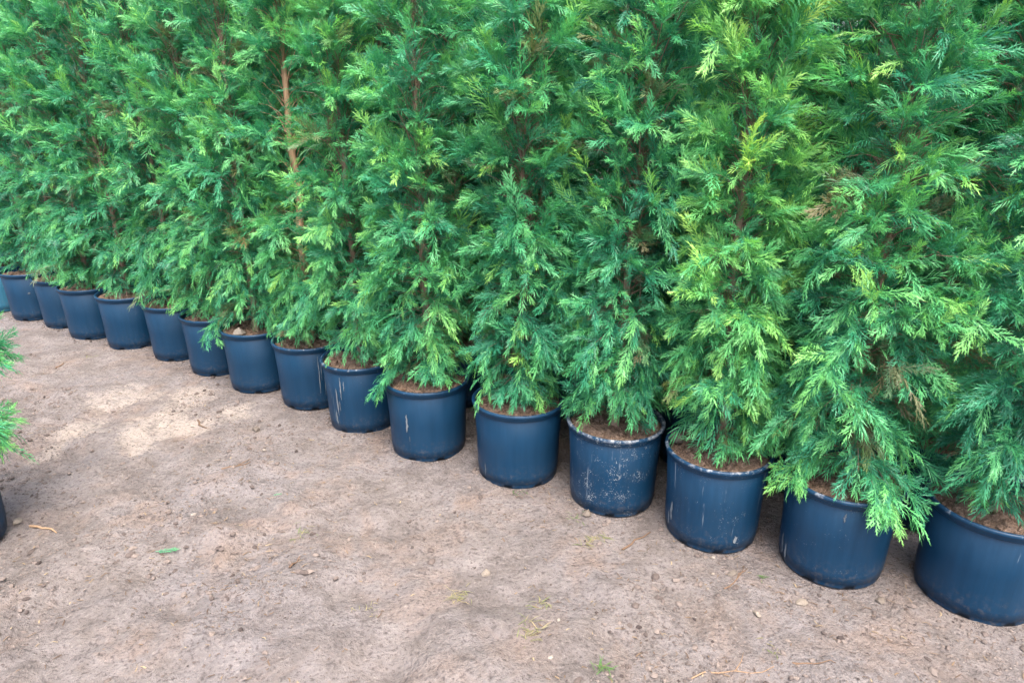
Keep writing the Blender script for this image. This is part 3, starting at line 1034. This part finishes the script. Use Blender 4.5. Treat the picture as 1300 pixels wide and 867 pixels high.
for a in ((906, 706, 0.0080, 0.56, 'whitish pebble against the foot of the third pot from the right'),
          (745, 653, 0.0224, 0.13, 'brown stone under the foot of the white-speckled pot'),
          (905, 728, 0.0064, 0.38, 'small tan pebble below the third pot from the right'),
          (898, 748, 0.0080, 0.36, 'orange-tan pebble on the path below the third pot'),
          (961, 781, 0.0176, 0.42, 'flat grey stone on the path below the second pot'),
          (1018, 764, 0.0192, 0.36, 'brown flat stone below the second pot from the right'),
          (930, 728, 0.0192, 0.17, 'dark flat stone between the second and third pots'),
          (1118, 762, 0.0176, 0.10, 'dark clod in front of the gap before the rightmost pot'),
          (20, 657, 0.0208, 0.47, 'tan stone near the left edge beside the stick'),
          (325, 545, 0.0208, 0.02, 'dark clod on the path below the seventh pot'),
          (157, 667, 0.0077, 0.59, 'white pebble in the middle left of the path'),
          (336, 576, 0.0112, 0.59, 'pale pebble on the upper middle path'),
          (617, 723, 0.0176, 0.42, 'tan stone on the path left of the centre'),
          (709, 790, 0.0077, 0.59, 'white flake lying at the lower centre of the path'),
          (699, 840, 0.0090, 0.59, 'pale flake near the bottom edge of the path'),
          (247, 658, 0.0128, 0.59, 'pale tan pebble right of the white pebble')):
    stone(*a)
x9, y9 = POTS[8]
stone(312, 420, 0.045, 0.55, 'pale rounded stone lying on the soil of the ninth pot', 0.7, (x9 - 0.06, y9 - 0.12, 0.352))
x3, y3 = POTS[2]
stone(862, 550, 0.030, 0.30, 'grey clod on the back rim of the third pot from the right', 0.75, (x3 - 0.15, y3 + 0.08, 0.362))


def twig(p, q, r, tint, label, fork=False, seed=1):
    rn = np.random.default_rng(seed)
    (xa, ya), (xb, yb) = ground_at(*p), ground_at(*q)
    t = np.linspace(0, 1, 7)
    x, y = xa + (xb - xa) * t, ya + (yb - ya) * t
    L = math.hypot(xb - xa, yb - ya)
    x = x + rn.normal(0, 0.022 * L, 7)
    y = y + rn.normal(0, 0.022 * L, 7)
    path = np.column_stack([x - xa, y - ya, ground_z(x, y) + r * 0.7])
    parts = [tube(path, np.linspace(r, r * 0.45, 7), 6)]
    if fork:
        f = np.array([path[3], path[3] + np.array([0.03, 0.035, 0.004]), path[3] + np.array([0.05, 0.075, 0.002])])
        parts.append(tube(f, [r * 0.6, r * 0.5, r * 0.3], 5))
    v, qd, tr = merge(parts)
    me = mesh_np('twig', v, [qd, tr], M_TWIG, np.tile((tint, tint, tint, 1), (len(v), 1)), smooth=True)
    o = link('twig', me, label=label, category='twig', group='fallen twigs')
    o.location = (xa, ya, 0)


twig((36, 663), (72, 673), 0.006, 0.95, 'orange-tan stick lying near the left edge of the path')
twig((790, 697), (826, 675), 0.005, 0.25, 'dark twig left of the third pot from the right', seed=2)
twig((70, 467), (82, 460), 0.006, 0.5, 'reddish bit of twig left of the pale sand', seed=3)
twig((920, 748), (950, 720), 0.003, 0.35, 'thin twig below the gap of second and third pots', True, seed=4)
twig((880, 852), (985, 850), 0.0025, 0.75, 'long thin straw near the bottom right of the path', True, seed=5)
twig((250, 534), (262, 545), 0.006, 0.15, 'short dark twig on the pale sand', seed=6)
twig((368, 728), (382, 712), 0.004, 0.3, 'small brown twig standing out left of the centre', seed=7)
twig((1008, 842), (1062, 846), 0.003, 0.3, 'brown twig near the bottom edge below the second pot', seed=8)
twig((282, 598), (318, 590), 0.004, 0.3, 'brown needle clump twig below the eighth pot', True, seed=9)


def tuft(px, py, n, h, t0, t1, label, spread=0.05, flat=0.5, cat='grass tuft', name='grass_tuft', along=None):
    rn = np.random.default_rng(int(px * 3 + py))
    x0, y0 = ground_at(px, py)
    V, Q, T, Cc, o = [], [], [], [], 0
    for k in range(n):
        bx, by = rn.normal(0, spread * 0.45, 2)
        if along:
            s = rn.uniform(-1, 1)
            bx, by = bx * 0.35 + along[0] * s, by * 0.35 + along[1] * s
        a = rn.uniform(0, 6.28)
        l = h * rn.uniform(0.5, 1.2)
        el = rn.uniform(0.1, 1.2) * (1 - flat) + 0.12
        d = np.array([math.cos(a) * math.cos(el), math.sin(a) * math.cos(el), math.sin(el)])
        s = np.array([-math.sin(a), math.cos(a), 0])
        w = rn.uniform(0.0007, 0.0017)
        p0 = np.array([bx, by, gz(x0 + bx, y0 + by)])
        p1 = p0 + d * l * 0.55
        p2 = p1 + np.array([d[0], d[1], d[2] * 0.2 - 0.1]) * l * 0.45
        p2[2] = max(p2[2], p0[2] + 0.002)
        V += [p0 - s * w, p0 + s * w, p1 + s * w, p1 - s * w, p2]
        Q.append((o, o + 1, o + 2, o + 3))
        T.append((o + 3, o + 2, o + 4))
        c = rn.uniform(t0, t1)
        Cc += [(c, c, c, 1)] * 5
        o += 5
    ob = link(name, mesh_np(name, np.array(V), [np.array(Q), np.array(T)], M_GRASS, Cc), label=label, category=cat, group='small grass tufts on the path')
    ob.location = (x0, y0, 0)


tuft(752, 684, 34, 0.05, 0.35, 1.0, 'torn clump of yellowed grass left of the third pot', 0.03, 0.8, along=(0.06, 0.035))
tuft(735, 655, 14, 0.035, 0.05, 0.5, 'short green grass at the foot of the white-speckled pot', 0.05, 0.7)
tuft(660, 624, 12, 0.025, 0.0, 0.3, 'green grass blades in front of the fifth pot from the right', 0.04, 0.6)
tuft(675, 802, 30, 0.05, 0.4, 0.95, 'yellow-green grass tuft at the lower centre of the path', 0.05, 0.55)
tuft(686, 767, 22, 0.04, 0.4, 0.9, 'small dull grass tuft above the lower centre tuft', 0.05, 0.6)
tuft(766, 853, 22, 0.05, 0.0, 0.25, 'bright green sprouting weed at the bottom of the path', 0.035, 0.3)
tuft(583, 752, 34, 0.05, 0.5, 1.0, 'dry yellow grass patch left of the centre of the path', 0.045, 0.7)
tuft(468, 768, 16, 0.03, 0.6, 1.0, 'faint dry grass tuft on the lower left of the path', 0.05, 0.6)
tuft(967, 732, 12, 0.03, 0.0, 0.2, 'tiny green sprout between the second and third pots', 0.02, 0.2)
tuft(385, 672, 20, 0.045, 0.3, 0.9, 'dry grass wisps in the left middle of the path', 0.05, 0.75)
tuft(982, 823, 16, 0.035, 0.4, 0.9, 'pale grass wisp below the second pot from the right', 0.05, 0.6)
tuft(115, 452, 14, 0.04, 0.3, 0.7, 'dull grass at the foot of the fourth pot from the left', 0.045, 0.7)


def sprig(px, py, L, ang, hue, label, seed, z=0.006):
    """a broken-off cypress spray lying flat on the ground"""
    tv, tq, tt, tg = RICH[seed % 8]
    x, y = ground_at(px, py)
    v = tv * L
    c, s = math.cos(ang), math.sin(ang)
    v = np.column_stack([v[:, 0] * c - v[:, 1] * s, v[:, 0] * s + v[:, 1] * c, np.abs(v[:, 2]) * 0.5 + z])
    me = mesh_np('cypress_sprig', v, [tq, tt], M_FOL, np.column_stack([np.full(len(tv), 0.3), tg, 0 * tg, 0 * tg + 1]))
    o = link('cypress_sprig', me, label=label, category='sprig', group='fallen cypress sprigs', hue=hue)
    o.location = (x, y, gz(x, y))


sprig(198, 701, 0.085, 0.1, 0.05, 'green cypress sprig fallen on the left middle of the path', 2)
sprig(1288, 757, 0.05, 2.6, 0.2, 'green sprig at the right edge by the rightmost pot', 4, 0.012)
sprig(347, 627, 0.035, 0.4, 0.05, 'tiny green sprig on the path below the eighth pot', 5)
